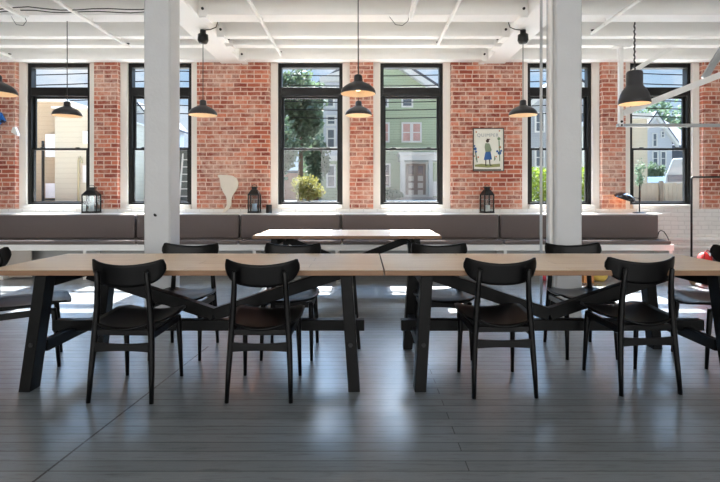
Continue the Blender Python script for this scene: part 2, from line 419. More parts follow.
def strip(x, y1, lab):
    r = thing('strip_light', lab, 'ceiling light', (x, y1, 3.255), group='white strip lights under the joists')
    b = NB(); box(b, -.035, .035, -1.5, 0, 0, .05); obj('housing', b, WHITE, r, bevel=.006)
    b = NB(); tube(b, [(0, -1.45, -.012), (0, -.05, -.012)], .017, 12); obj('tube_lamp', b, CANDLE, r)
    b = NB()
    tube(b, [(-.02, 0, .02), (-.03, .05, -.02), (-.09, .08, -.06), (-.17, .08, -.05), (-.22, .09, .02), (-.24, .1, .05)], .0035, 6); obj('cable', b, CORDM, r)
strip(-3.87, 5.56, 'white strip light in the ceiling corner above the first pendants')
strip(.55, 5.56, 'white strip light near the pair of pendants, wire loop at its end')
for k, (z, y) in enumerate(((3.27, 5.3), (3.285, 5.42))):
    b = NB(); n = 24
    tube(b, [(-6.5 + 4.25*i/n, y, z + .012*math.sin(i*1.3+k) - .02*(math.sin(PI*((i*3/n) % 1)))) for i in range(n+1)], .006, 6)
    tag(obj('ceiling_cable', b, CORDM), ['dark cable sagging across the ceiling corner, upper of two', 'dark cable sagging across the ceiling corner, lower of two'][k], 'cable', 'cables strung under the ceiling')

# ------------------------------------------------------------------ pendant lamps
def make_pendant(loc, rim_z, top_z, label, box_top=False, group='low dome pendant lamps', k=1.0):
    r = thing('pendant_lamp', label, 'pendant lamp', (loc[0], loc[1], rim_z), group=group)
    sh = NB()
    prof = [(.178, 0), (.183, .004), (.178, .03), (.165, .055), (.135, .082), (.095, .105), (.058, .122), (.044, .132), (.042, .185), (.03, .198), (.0, .2)]
    lathe(sh, [(r_*k, z_*k) for r_, z_ in prof], 40); obj('lamp_shade', sh, SHADEM, r)
    b = NB(); lathe(b, [(r_*k, z_*k) for r_, z_ in ((.178, .001), (.172, .028), (.158, .053), (.13, .078), (.09, .1), (.05, .117), (.0, .12))], 40); obj('shade_lining', b, LINING, r)
    b = NB(); lathe(b, [(r_*k, z_*k) for r_, z_ in ((0, .03), (.022, .036), (.034, .06), (.026, .088), (.016, .105), (.016, .118))], 20); obj('bulb', b, BULB, r)
    b = NB(); tube(b, [(0, 0, .198*k), (0, 0, top_z-rim_z-.001)], .005, 8); obj('cord', b, CORDM, r)
    if box_top:
        b = NB(); h = top_z - rim_z
        lathe(b, [(0, h-.003), (.035, h-.003), (.035, h-.055), (.062, h-.06), (.066, h-.13), (.05, h-.165), (.0, h-.17)], 24); obj('ceiling_rose', b, METALB, r)
    return r
make_pendant((-3.78, 5.0), PZ(94, 5.0), 3.62, 'dark dome pendant cut by the picture edge near the first window')
make_pendant((-3.545, 5.8), PZ(116, 5.8), 3.305, 'dark dome pendant hanging in front of the first window', k=.88)
make_pendant((-2.0, 6.05), PZ(116, 6.1), 3.283, 'dark dome pendant on black ceiling rose beside the column with the hook', True, k=.96)
make_pendant((-.05, 5.0), PZ(94, 5.0), 3.62, 'dark dome pendant, higher of the pair before the narrow brick pier')
make_pendant((-.06, 6.6), PZ(115.5, 6.6), 3.62, 'dark dome pendant, lower of the pair before the narrow brick pier')
make_pendant((2.0, 6.05), PZ(116, 6.1), 3.283, 'dark dome pendant on black ceiling rose beside the framed poster', True, k=.96)
for sx, lab in ((-1, 'dark wire looping from the ceiling rose beside the column with the hook'), (1, 'dark wire looping from the ceiling rose beside the framed poster')):
    b = NB(); x = sx*2.0
    tube(b, [(x, 6.0, 3.26), (x-sx*.12, 5.97, 3.262), (x-sx*.2, 5.93, 3.275), (x-sx*.245, 5.9, 3.38)], .006, 6)
    tag(obj('lamp_wire', b, CORDM), lab, 'wire', 'loose wires at the ceiling roses')

d6 = 6.0; zr = PZ(104, d6)
r = thing('bell_pendant_lamp', 'large charcoal bell shaped pendant by the white metal frame', 'pendant lamp', (PX(634.5, d6), d6, zr))
b = NB(); lathe(b, [(r_*.87, z_*.87) for r_, z_ in ((.206, 0), (.212, .003), (.205, .06), (.185, .14), (.155, .2), (.118, .245), (.108, .27), (.108, .44), (.098, .465), (.04, .475), (0, .475))], 44); obj('lamp_shade', b, SHADEM, r)
b = NB(); lathe(b, [(r_*.87, z_*.87) for r_, z_ in ((.206, .002), (.2, .06), (.18, .138), (.15, .196), (.11, .24), (0, .25))], 44); obj('shade_lining', b, LINING, r)
b = NB(); lathe(b, [(r_*.87, z_*.87) for r_, z_ in ((0, .05), (.028, .058), (.042, .09), (.03, .13), (.02, .16), (.02, .24))], 20); obj('bulb', b, BULB, r)
b = NB(); n = 40; L = 3.62-zr-.414
tube(b, [(.006*math.sin(i*1.9), .006*math.cos(i*1.9), .412+L*i/n) for i in range(n+1)], [.008 + .003*(i % 2) for i in range(n+1)], 8); obj('twisted_cord', b, CORDM, r)

# suspended white metal frame by the last window
d = 6.82
r = thing('hanging_metal_frame', 'suspended white frame of braced metal bars before the last window', 'metal frame', (PX(620.5, d), d, PZ(124, d)))
z = 3.305 - PZ(124, d)
def q(x, y): return (PX(x, d)-PX(620.5, d), 0, PZ(y, d)-PZ(124, d))
b = NB(); box(b, -.028, .028, -.03, .03, -.03, z); box(b, -.12, .12, -.05, .05, z-.012, z); obj('hanger_post', b, WHITE, r, bevel=.004)
b = NB(); bar(b, (-.05, .0, -.02), (PX(760, d)-PX(620.5, d), .0, -.02), .05, .045); obj('rail', b, GREYP, r, bevel=.006)
b = NB(); a, c = q(621, 114), q(760, 59); bar(b, (a[0], -.055, a[2]), (c[0], -.055, c[2]), .03, .085); obj('brace', b, WHITE, r, bevel=.006)
b = NB(); a, c = q(640, 66), q(673, 40.5); bar(b, (a[0]-.1, .055, a[2]-.08), (c[0], .055, z-.002), .03, .06); obj('brace', b, WHITE, r, bevel=.004)
b = NB(); a, c = q(703, 79), q(729, 25); bar(b, (a[0], -.02, a[2]), (c[0]-.09, -.02, z), .04, .09); obj('brace', b, GREYP, r, bevel=.006)
b = NB(); tube(b, [(0, -.04, .03), (0, -.02, .03)], .018, 8); tube(b, [(0, -.04, -.02), (0, -.02, -.02)], .014, 8); obj('bolt', b, METALB, r)

# ------------------------------------------------------------------ trestle tables
def make_table(name, x0, x1, y0, y1, label, lx0, lx1, sp=(.065, .065), top=.75, th=.034, se=(.15, .13)):
    cx, cy = (x0+x1)/2, (y0+y1)/2
    r = thing(name, label, 'table', (cx, cy, 0))
    w, dd = (x1-x0)/2, (y1-y0)/2
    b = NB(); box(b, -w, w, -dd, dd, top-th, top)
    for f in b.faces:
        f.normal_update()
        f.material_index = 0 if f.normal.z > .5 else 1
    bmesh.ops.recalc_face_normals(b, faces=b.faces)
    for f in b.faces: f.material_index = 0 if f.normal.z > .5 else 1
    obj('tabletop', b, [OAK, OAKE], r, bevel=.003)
    a, c = lx0-cx, lx1-cx
    for s, lx, splay in ((-1, a, sp[0]), (1, c, sp[1])):
        for t in (-1, 1):
            b = NB(); yy = t*(dd-.045)
            vs = box(b, lx-.036, lx+.036, yy-.05, yy+.05, 0, top-th-.001)
            for v in vs[:4]: v.co.x += s*splay; v.co.y += t*.025
            obj('leg', b, BLACKW, r, bevel=.004)
        xk = lx + s*splay*.55
        b = NB(); bar(b, (xk, -dd+.10, .25), (xk, dd-.10, .25), .05, .072); obj('crossbar', b, BLACKW, r, bevel=.004)
        b = NB(); bar(b, (lx, -dd+.096, top-.075), (lx, dd-.096, top-.075), .06, .075); obj('top_rail', b, BLACKW, r, bevel=.004)
        b = NB(); yy = -dd+.015
        tube(b, [(xk, yy-.045, .29), (xk, yy, .29)], .014, 6); obj('bolt', b, METALB, r)
    b = NB(); bar(b, (a-se[0], 0, .297), (c+se[1], 0, .297), .07, .076); obj('stretcher', b, BLACKW, r, bevel=.005)
    m = (a+c)/2
    for e, s in ((a+.06, -1), (c-.06, 1)):
        b = NB(); bar(b, (m+s*.0, 0, .372), (e, 0, top-.085), .065, .085); obj('brace', b, BLACKW, r, bevel=.004)
    return r
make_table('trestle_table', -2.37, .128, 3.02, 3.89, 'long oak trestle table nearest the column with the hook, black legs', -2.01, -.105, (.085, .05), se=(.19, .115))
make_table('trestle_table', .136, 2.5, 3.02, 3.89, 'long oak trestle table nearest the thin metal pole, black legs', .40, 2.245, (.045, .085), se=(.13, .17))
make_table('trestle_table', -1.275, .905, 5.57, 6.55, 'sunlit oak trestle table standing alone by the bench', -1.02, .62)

# ------------------------------------------------------------------ chairs
def make_chair():
    r = thing('dining_chair', '', 'chair', group='black dining chairs')
    # seat: dished plywood shell, rounded outline
    b = NB(); nu, nv = 14, 12; th = .014
    def outline(v):           # v 0 rear .. 1 front
        w = .178 + .05*math.sin(PI*min(1, v*.62+.12)) - .0
        if v < .12: w *= .80 + .2*math.sin(PI/2*v/.12)
        if v > .86: w *= .86 + .14*math.cos(PI/2*(v-.86)/.14)
        return w
    top = []; bot = []
    for j in range(nv+1):
        v = j/nv; w = outline(v); ra = []; rb = []
        for i in range(nu+1):
            u = -1+2*i/nu
            y = -.195 + .45*v - .022*(1-u*u)*(1-v)**3*2 + .03*(1-u*u)*v**4
            z = .438 + .030*u*u*(1-.3*v) - .012*math.sin(PI*v) + .03*v - .03*max(0, v-.82)/.18*(1-u*u*.3)
            ra.append(b.verts.new((u*w, y, z))); rb.append(b.verts.new((u*w*.985, y, z-th)))
        top.append(ra); bot.append(rb)
    for j in range(nv):
        for i in range(nu):
            b.faces.new((top[j][i], top[j][i+1], top[j+1][i+1], top[j+1][i])); b.faces.new((bot[j][i], bot[j+1][i], bot[j+1][i+1], bot[j][i+1]))
    for j in range(nv):
        b.faces.new((top[j][0], top[j+1][0], bot[j+1][0], bot[j][0])); b.faces.new((top[j+1][nu], top[j][nu], bot[j][nu], bot[j+1][nu]))
    for i in range(nu):
        b.faces.new((top[0][i+1], top[0][i], bot[0][i], bot[0][i+1])); b.faces.new((top[nv][i], top[nv][i+1], bot[nv][i+1], bot[nv][i]))
    obj('seat', b, CHAIRB, r, smooth=True)
    # backrest: crescent of bent ply
    b = NB(); nu, nv = 28, 8; th = .013; fr = []; bk = []
    for i in range(nu+1):
        u = -1+2*i/nu
        au = min(1, abs(u))
        zt = .803 + .040*au**1.8 - .046*max(0, (au-.88)/.12)**2.2
        zb = .668 + .05*au**2 + .052*au**6
        if zb > zt-.02: zb = zt-.02
        x = .226*math.sin(u*1.08)/math.sin(1.08)
        ra = []; rb = []
        for j in range(nv+1):
            v = j/nv; z = zb + (zt-zb)*v
            y = -.178 + .078*u*u - .14*(z-.73)
            ra.append(b.verts.new((x, y, z))); rb.append(b.verts.new((x*1.008, y-th, z+.001)))
        fr.append(ra); bk.append(rb)
    for i in range(nu):
        for j in range(nv):
            b.faces.new((fr[i][j], fr[i+1][j], fr[i+1][j+1], fr[i][j+1])); b.faces.new((bk[i][j], bk[i][j+1], bk[i+1][j+1], bk[i+1][j]))
        b.faces.new((fr[i][0], bk[i][0], bk[i+1][0], fr[i+1][0])); b.faces.new((fr[i][nv], fr[i+1][nv], bk[i+1][nv], bk[i][nv]))
    for j in range(nv):
        b.faces.new((fr[0][j], fr[0][j+1], bk[0][j+1], bk[0][j])); b.faces.new((fr[nu][j], bk[nu][j], bk[nu][j+1], fr[nu][j+1]))
    obj('backrest', b, CHAIRB, r, smooth=True)
    for s in (-1, 1):
        b = NB()      # rear leg runs on up to carry the backrest
        tube(b, [(s*.188, -.225, 0), (s*.183, -.210, .16), (s*.174, -.193, .33), (s*.168, -.186, .43), (s*.160, -.184, .55), (s*.153, -.192, .67), (s*.149, -.205, .765), (s*.149, -.206, .772)],
             [.0125, .0155, .0185, .0195, .018, .016, .014, .007], 12)
        obj('leg', b, CHAIRB, r)
        b = NB()
        tube(b, [(s*.186, .212, 0), (s*.182, .198, .2), (s*.178, .182, .38), (s*.176, .178, .418)], [.0115, .0155, .0185, .0175], 12)
        obj('leg', b, CHAIRB, r)
        b = NB()
        bar(b, (s*.17, -.183, .385), (s*.178, .175, .4), .02, .045); obj('seat_rail', b, CHAIRB, r, bevel=.005)
    b = NB(); bar(b, (-.165, -.186, .405), (.165, -.186, .405), .02, .035); obj('seat_rail', b, CHAIRB, r, bevel=.005)
    b = NB()          # arched stretcher between the rear legs
    n = 12; pts_t = []; pts_b = []
    for i in range(n+1):
        u = -1+2*i/n; pts_t.append((u*.178, .340 + .010*u*u)); pts_b.append((u*.178, .298 - .008*u*u))
    prism(b, pts_b + pts_t[::-1], -.206, -.188); obj('stretcher', b, CHAIRB, r, bevel=.004)
    return r
proto = make_chair()
SP = [ # x, y of centre, rotation (0 = faces the window wall), label
    (-1.417, 3.06, R(-2), 'black chair with its back to us, first along the near side of tables'),
    (-.612, 3.065, R(0), 'black chair with its back to us, second along the near side of tables'),
    (.85, 3.13, R(1), 'black chair with its back to us, third along the near side of tables'),
    (1.74, 3.175, R(4), 'black chair with its back to us, beside the last table leg'),
    (-1.39, 3.78, R(180), 'black chair facing us across the table before the white column'),
    (-.565, 3.78, R(180), 'black chair facing us across the table before the sunlit table corner'),
    (.615, 3.78, R(181), 'black chair facing us across the table beside the sunlit table leg'),
    (1.70, 3.80, R(180), 'black chair facing us across the table before the thin metal pole'),
    (-2.44, 3.50, R(-60), 'black chair at the table end, cut by the picture edge'),
    (2.62, 3.58, R(90), 'black chair at the table end, its backrest outside the picture'),
]
for i, (x, y, a, lab) in enumerate(SP):
    if i == 0:
        proto.location = (x, y, 0); proto.rotation_euler = (0, 0, a); proto['label'] = lab
    else:
        dup(proto, (x, y, 0), a, lab)

# ------------------------------------------------------------------ wall bench
r = thing('bench_base', 'white open fronted bench base along the window wall', 'bench', (0, 7.15, 0))
y0, y1 = -.2, .2
b = NB(); box(b, XL+.03, 4.47, y0, y1, .42, .508); obj('seat_board', b, WHITE, r, bevel=.006)
b = NB(); box(b, XL+.03, 4.45, y1-.02, y1, 0, .419); obj('back_panel', b, mat('bench_back_grey', (176, 174, 170), .6), r)
for x in [-7.6, -6.4, -5.2, -4.0, -2.78, -1.56, -.37, .84, 2.05, 3.26, 4.43]:
    b = NB(); wd = .028 if x != -5.2 else .10
    box(b, x-wd, x+.02, y0+.01, y1-.021, 0, .419); obj('divider', b, WHITE, r, bevel=.004)
b = NB(); box(b, -5.17, -4.83, y0+.1, y0+.12, .02, .41); obj('front_panel', b, mat('beige_panel', (176, 166, 156), .6), r, bevel=.003)

def cushion(name, x0, x1, ya, yb, za, zb, lab, grp, rad):
    b = NB(); box(b, x0+.004, x1-.004, ya, yb, za, zb)
    o = obj(name, b, FABRIC, bevel=rad, seg=4); tag(o, lab, 'cushion', grp); return o
sb = [(-8.5, -3.26, 'before the first two windows'), (-3.24, -1.8, 'behind the white column'), (-1.78, -.31, 'behind the sunlit table corner'), (-.29, 2.01, 'running behind the sunlit table end to the pole'), (2.03, 4.42, 'at the bench end by the desk lamp')]
for x0, x1, w in sb:
    cushion('seat_cushion', x0, x1, 6.93, 7.30, .509, .565, 'thin taupe seat pad on the bench ' + w, 'taupe seat pads on the bench', .014)
bb = [(-8.5, -3.42, 'below the first two windows'), (-3.4, -1.86, 'below the white cutout bird shape'), (-1.84, -.34, 'below the window with the yellow bush'), (-.32, 2.04, 'below the window with the green house'), (2.06, 4.43, 'below the desk lamp')]
for x0, x1, w in bb:
    cushion('back_cushion', x0, x1, 7.245, 7.355, .567, .925, 'tall taupe back cushion ' + w, 'taupe back cushions on the bench', .022)
b = NB()
tube(b, [(4.445, 7.3, .60), (4.455, 7.29, .66), (4.48, 7.28, .69), (4.52, 7.27, .67), (4.55, 7.25, .61), (4.56, 7.22, .55), (4.56, 7.2, .3), (4.565, 7.2, .012)], .007, 8)
tag(obj('power_cable', b, METALB), 'black cable curling over the end of the bench cushion', 'cable')

# heating pipes low on the wall past the bench
for k, z in enumerate((.53, .40, .27)):
    b = NB(); tube(b, [(4.62, 7.586, z), (XR-.02, 7.586, z)], .033, 12)
    tag(obj('heating_pipe', b, WHITE), ['white heating pipe along the wall past the bench, topmost of three', 'white heating pipe along the wall past the bench, middle of three', 'white heating pipe along the wall past the bench, lowest of three'][k], 'pipe', 'heating pipes along the wall')

# things in and by the bench
def ball(name, x, y, rr, m, lab, cat):
    b = NB(); lathe(b, [(rr*math.sin(PI*i/12), rr-rr*math.cos(PI*i/12)) for i in range(13)], 24); return tag(obj(name, b, m, loc=(x, y, 0)), lab, cat)
def soft(bm, c, s, seed, sub=3):
    v = bmesh.ops.create_icosphere(bm, subdivisions=sub, radius=1)['verts']
    for k in v:
        n = 1 + .16*noise.noise(k.co*1.7 + Vector((seed, seed*2, 0)))
        k.co = Vector((c[0]+k.co.x*s[0]*n, c[1]+k.co.y*s[1]*n, max(0, c[2]+k.co.z*s[2]*n)))
d = 6.86
r = thing('soft_bag', 'small yellow cloth bundle on the floor before the bench', 'bag', (PX(600, d), d, 0))
b = NB(); soft(b, (0, 0, .075), (.1, .08, .09), 3); obj('bag_body', b, mat('yellow_cloth', (222, 190, 96), .8, var=.2), r, smooth=True)
b = NB(); tube(b, [(-.05, 0, .12), (-.03, 0, .2), (.03, 0, .2), (.05, 0, .12)], .008, 8); obj('handle', b, mat('orange_cloth', (214, 120, 48), .8), r)
r = thing('shoe_box', 'small orange open tray on the floor beside the column', 'box', (PX(584, d), 6.81, 0))
b = NB(); box(b, -.07, .07, -.1, .1, 0, .01); box(b, -.07, -.06, -.1, .1, .01, .1); box(b, .06, .07, -.1, .1, .01, .1); box(b, -.06, .06, -.1, -.09, .01, .1); box(b, -.06, .06, .09, .1, .01, .1)
obj('tray', b, mat('orange_card', (206, 140, 84), .7), r); b = NB(); box(b, -.055, .055, -.085, .085, .011, .085); obj('contents', b, mat('brown_paper', (122, 96, 70), .8), r, bevel=.01)
ball('toy_ball', PX(545, d), d, .06, mat('red_rubber', (196, 52, 62), .4), 'small red ball on the floor behind the thin metal pole', 'ball')

# garment rack and bags at the far end
RX = PX(691.5, 7.2)
r = thing('garment_rack', 'thin black metal clothes rack by the white wall', 'clothes rack', (RX, 7.2, 0))
zt = PZ(177, 7.2)
b = NB(); tube(b, [(0, 0, .012), (0, 0, zt-.03), (.012, 0, zt-.006), (.035, 0, zt), (1.27, 0, zt), (1.293, 0, zt-.006), (1.305, 0, zt-.03), (1.305, 0, .012)], .014, 10); obj('rail', b, METALB, r)
for x in (0, 1.305):
    b = NB(); tube(b, [(x, -.22, .012), (x, .22, .012)], .012, 8); obj('foot', b, METALB, r)
def bag(x, y, s, m, m2, seed, name, lab):
    r = thing(name, lab, 'bag', (x, y, 0))
    b = NB(); soft(b, (0, 0, s[2]), s, seed); obj('bag_body', b, m, r, smooth=True)
    b = NB(); tube(b, [(-s[0]*.5, -s[1]*.6, s[2]*1.55), (-s[0]*.4, -s[1]*.7, s[2]*2.08), (0, -s[1]*.5, s[2]*2.2), (s[0]*.4, -s[1]*.7, s[2]*2.08), (s[0]*.5, -s[1]*.6, s[2]*1.55)], .014, 8, flat=.5); obj('strap', b, m2, r)
    b = NB(); soft(b, (0, -s[1]*.85, s[2]*.75), (s[0]*.6, s[1]*.3, s[2]*.5), seed+4, 2); obj('pocket', b, m2, r, smooth=True)
RED = mat('red_nylon', (204, 44, 44), .55, var=.2); BLK = mat('black_nylon', (38, 40, 46), .6, var=.3)
bag(PX(704.5, 6.6), 6.6, (.115, .1, .215), RED, mat('dark_red_nylon', (150, 36, 36), .6), 2, 'backpack', 'red backpack standing on the floor below the clothes rack')
bag(PX(717, 6.7), 6.75, (.1, .11, .225), BLK, mat('grey_nylon', (96, 100, 104), .6), 5, 'backpack', 'black backpack standing beside the red one')
r = thing('canvas_bag', 'small tan canvas bag peeking out beside the red backpack', 'bag', (PX(696.5, 6.6)-.075, 6.56, 0))
b = NB(); soft(b, (0, 0, .19), (.06, .07, .19), 9); obj('bag_body', b, mat('tan_canvas', (150, 128, 104), .8), r, smooth=True)

# ------------------------------------------------------------------ things on the ledge
LZ = .94
def lantern(x, w, h, y, lab, kind):
    r = thing('lantern', lab, 'lantern', (x, y, LZ), rz=R(12) if kind != 1 else 0, group='black candle lanterns on the ledge')
    hb = h*.66
    b = NB(); box(b, -w-.012, w+.012, -w-.012, w+.012, 0, .014); obj('base', b, METALB, r, bevel=.003)
    b = NB()
    for sx in (-1, 1):
        for sy in (-1, 1): box(b, sx*w-.008, sx*w+.008, sy*w-.008, sy*w+.008, .014, hb)
    for s in (-1, 1):
        box(b, -w, w, s*w-.006, s*w+.006, hb-.016, hb); box(b, s*w-.006, s*w+.006, -w, w, hb-.016, hb)
        box(b, -w, w, s*w-.006, s*w+.006, .014, .03); box(b, s*w-.006, s*w+.006, -w, w, .014, .03)
    obj('frame', b, METALB, r)
    b = NB()
    for s in (-1, 1):
        box(b, -w+.008, w-.008, s*w-.002, s*w+.002, .03, hb-.016); box(b, s*w-.002, s*w+.002, -w+.008, w-.008, .03, hb-.016)
    obj('glass', b, LGLASS, r)
    b = NB(); k = w*.52
    vs = box(b, -w-.008, w+.008, -w-.008, w+.008, hb, h*.82)
    for v in vs[4:]: v.co.x *= k/w; v.co.y *= k/w
    box(b, -k*.9, k*.9, -k*.9, k*.9, h*.82, h*.9); box(b, -k*1.15, k*1.15, -k*1.15, k*1.15, h*.9, h*.93)
    obj('lid', b, METALB, r, bevel=.003)
    b = NB(); n = 10; tube(b, [(k*.9*math.cos(PI*i/n), 0, h*.93+h*.07*math.sin(PI*i/n)) for i in range(n+1)], .004, 6); obj('handle', b, METALB, r)
    b = NB()
    cr, ch = (.036, .13) if kind != 2 else (.045, .11)
    lathe(b, [(0, .0145), (cr, .0145), (cr, .0145+ch), (cr*.8, .016+ch), (0, .012+ch)], 20)
    obj('candle', b, CANDLE if kind != 1 else mat('grey_candle', (176, 186, 200), .5), r)
lantern(PX(91.5, 7.49), .10, .43, 7.49, 'tall black glass lantern on the ledge below the first window', 0)
lantern(PX(254.5, 7.5), .078, .44, 7.5, 'slim black lantern on the ledge beside the white cutout shape', 1)
lantern(PX(487, 7.49), .074, .44, 7.49, 'black lantern with a white candle on the ledge below the poster', 2)
r = thing('candle_holder', 'small black cylindrical candle holder on the ledge beside the slim lantern', 'candle holder', (PX(269, 7.5), 7.5, LZ))
b = NB(); lathe(b, [(0, 0), (.045, 0), (.047, .01), (.045, .12), (.047, .13), (.04, .13), (.038, .06), (0, .06)], 24); obj('cup', b, METALB, r)
b = NB(); lathe(b, [(0, .0605), (.03, .0605), (.03, .11), (0, .113)], 16); obj('candle', b, CANDLE, r)

pts = [(65,105),(82,96),(100,95),(150,98),(200,105),(235,130),(250,170),(245,205),(225,240),(200,275),(187,310),(188,345),(178,380),(155,405),(125,425),(105,430),(128,395),(148,360),(150,320),(140,285),(115,245),(97,205),(92,160),(85,128)]
d = 7.545; x0 = PX(228, d)
b = NB(); prism(b, [(PX(210+u/8.757, d)-x0, (430-v)/8.757*d/F) for u, v in pts], -.012, .012)
tag(obj('cutout_ornament', b, mat('off_white_board', (228, 220, 206), .6), loc=(x0, d, LZ+.001), bevel=.003), 'flat white cutout ornament like a long tailed bird on the ledge', 'ornament')

# desk lamp
d = 7.48
r = thing('desk_lamp', 'black desk lamp with tilted shade glowing on the brick pier', 'desk lamp', (PX(639.5, d), d, LZ))
b = NB(); lathe(b, [(0, 0), (.095, 0), (.095, .012), (.06, .018), (0, .02)], 28); obj('base', b, METALB, r)
b = NB(); tube(b, [(0, 0, .018), (0, 0, .44)], .009, 10); lathe(b, [(0, .21), (.016, .212), (.018, .225), (.016, .24), (0, .242)], 16); obj('pole', b, METALB, r)
b = NB(); tube(b, [(0, 0, .226), (-.06, -.01, .236), (-.13, -.016, .245)], .006, 8); obj('arm', b, METALB, r)
b = NB(); lathe(b, [(0, .05), (.03, .048), (.08, .036), (.13, .008), (.158, -.03), (.16, -.034), (.155, -.032), (.126, .004), (.078, .03), (.03, .041), (0, .043)], 36)
Mx = Matrix.Translation((-.235, -.03, .262)) @ Matrix.Rotation(R(13), 4, 'Y') @ Matrix.Rotation(R(16), 4, 'X')
bmesh.ops.transform(b, matrix=Mx, verts=b.verts); obj('lamp_shade', b, mat('gloss_black_enamel', (24, 30, 38), .12, coat=.6), r)
b = NB(); lathe(b, [(0, -.02), (.022, -.015), (.03, .0), (.02, .02), (.012, .03), (.012, .04)], 16)
bmesh.ops.transform(b, matrix=Mx, verts=b.verts); obj('bulb', b, mat('amber_bulb', (255, 220, 160), .4, emit=(255, 170, 80), estr=22), r)

# framed poster
d = 7.60
r = thing('framed_poster', 'framed poster of a woman in a blue skirt on the brick wall', 'picture', (PX(488.5, d), WY-.002, PZ(171.2, d)))
pw, ph = 31*d/F/2, 43*d/F
b = NB(); frame_ring(b, -pw, pw, 0, ph, .012, -.03, 0); obj('frame', b, mat('dark_grey_frame', (52, 50, 48), .5), r, bevel=.002)
b = NB(); box(b, -pw+.012, pw-.012, -.016, -.004, .012, ph-.012); obj('print', b, mat('cream_paper', (236, 236, 224), .8, var=.07, scale=10), r)
def art(name, polys, m, y=-.0185):
    b = NB()
    for pl in polys: prism(b, [((u-187)/8.93*d/F, (440-v)/8.93*d/F) for u, v in pl], y, y+.002)
    return obj(name, b, m, r)
def circ(u, v, rr, n=10): return [(u+rr*math.cos(2*PI*i/n), v+rr*math.sin(2*PI*i/n)) for i in range(n)]
art('printed_ground', [[(65, 382), (120, 374), (200, 380), (290, 372), (290, 400), (180, 408), (65, 400)]], mat('print_olive', (146, 150, 96), .8))
art('printed_base', [[(55, 420), (300, 420), (300, 432), (55, 432)]], mat('print_grey', (120, 122, 116), .8))
art('printed_skirt', [[(160, 268), (205, 265), (218, 335), (145, 340)]], mat('print_blue', (52, 96, 156), .8), -.0205)
art('printed_blouse', [[(160, 190), (195, 192), (215, 250), (205, 268), (160, 270), (152, 225)]], mat('print_sage', (136, 150, 124), .8), -.0205)
art('printed_head', [circ(178, 170, 15), [(168, 150), (205, 152), (195, 160), (182, 162)]], mat('print_brown', (72, 56, 48), .8), -.0205)
art('printed_legs', [[(158, 338), (167, 338), (166, 386), (182, 390), (158, 392)], [(190, 336), (199, 336), (205, 384), (226, 390), (198, 392)]], mat('print_dark', (54, 50, 50), .8), -.0205)
art('printed_flowers', [circ(68, 240, 14), circ(75, 265, 10), circ(285, 278, 16), circ(265, 262, 10), circ(62, 215, 8), circ(300, 258, 9)], mat('print_blue', (52, 96, 156), .8))
art('printed_stems', [[(66, 270), (76, 270), (90, 360), (82, 362)], [(276, 165), (286, 165), (292, 350), (284, 350)], circ(280, 150, 14), circ(80, 330, 8), [(240, 300), (252, 330), (236, 350)]], mat('print_green', (104, 128, 96), .8))
art('printed_berries', [circ(95, 315, 8), circ(255, 310, 7), circ(60, 305, 7), circ(292, 225, 9), circ(78, 90, 7), circ(285, 80, 7)], mat('print_orange', (196, 128, 84), .8))
cu = bpy.data.curves.new('lettering', 'FONT'); cu.body = 'QUIMPER'; cu.size = .072; cu.align_x = 'CENTER'; cu.extrude = .0008; cu.space_character = 1.18
o = bpy.data.objects.new('lettering', cu); COL.objects.link(o); o.parent = r; o.location = (-.012, -.0175, (440-132)/8.93*d/F); o.rotation_euler = (R(90), 0, 0)
bpy.context.view_layer.update()
me_ = bpy.data.meshes.new_from_object(o.evaluated_get(bpy.context.evaluated_depsgraph_get()))
o2 = bpy.data.objects.new('lettering', me_); COL.objects.link(o2); o2.parent = r; o2.location = o.location; o2.rotation_euler = o.rotation_euler
bpy.data.objects.remove(o); bpy.data.curves.remove(cu); o2.name = 'lettering'
me_.materials.clear(); me_.materials.append(mat('print_slate', (160, 166, 174), .8))

# paper ornaments at the picture edge
d = 7.52
b = NB()
for pl in ([(-9, 112.5), (1, 112.5), (5.5, 121), (1.5, 122.5), (-2, 126), (-9, 124)],):
    prism(b, [(PX(u, d)-PX(0, d), PZ(v, d)-PZ(118, d)) for u, v in pl], -.02, .02)
r = thing('paper_kite', 'blue paper ornament hanging at the picture edge before the brick', 'ornament', (PX(0, d), d, PZ(118, d)))
obj('blue_sheet', b, mat('blue_paper', (30, 106, 190), .6), r)
b = NB(); prism(b, [(PX(u, d)-PX(0, d), PZ(v, d)-PZ(118, d)) for u, v in ((2.5, 119.5), (5.6, 121), (3.5, 123), (1, 122.5))], -.024, .024); obj('dark_tip', b, mat('navy_paper', (26, 34, 66), .6), r)
b = NB(); tube(b, [(-.1, 0, .09), (-.1, 0, 3.306-PZ(118, d))], .003, 6); obj('string', b, CORDM, r)
r = thing('paper_ornament', 'small white folded paper ornament beside the first window casing', 'ornament', (PX(15, d), d, PZ(132, d)))
b = NB(); prism(b, [(PX(u, d)-PX(15, d), PZ(v, d)-PZ(132, d)) for u, v in ((13.6, 127.5), (15.8, 127), (18.9, 134.5), (18.6, 136), (12, 132.5))], -.025, .025); obj('paper', b, CANDLE, r)
b = NB(); tube(b, [(0, 0, .05), (-.02, 0, .25), (0, 0, 3.306-PZ(132, d))], .002, 6); obj('string', b, mat('cream_string', (214, 196, 160), .7), r)

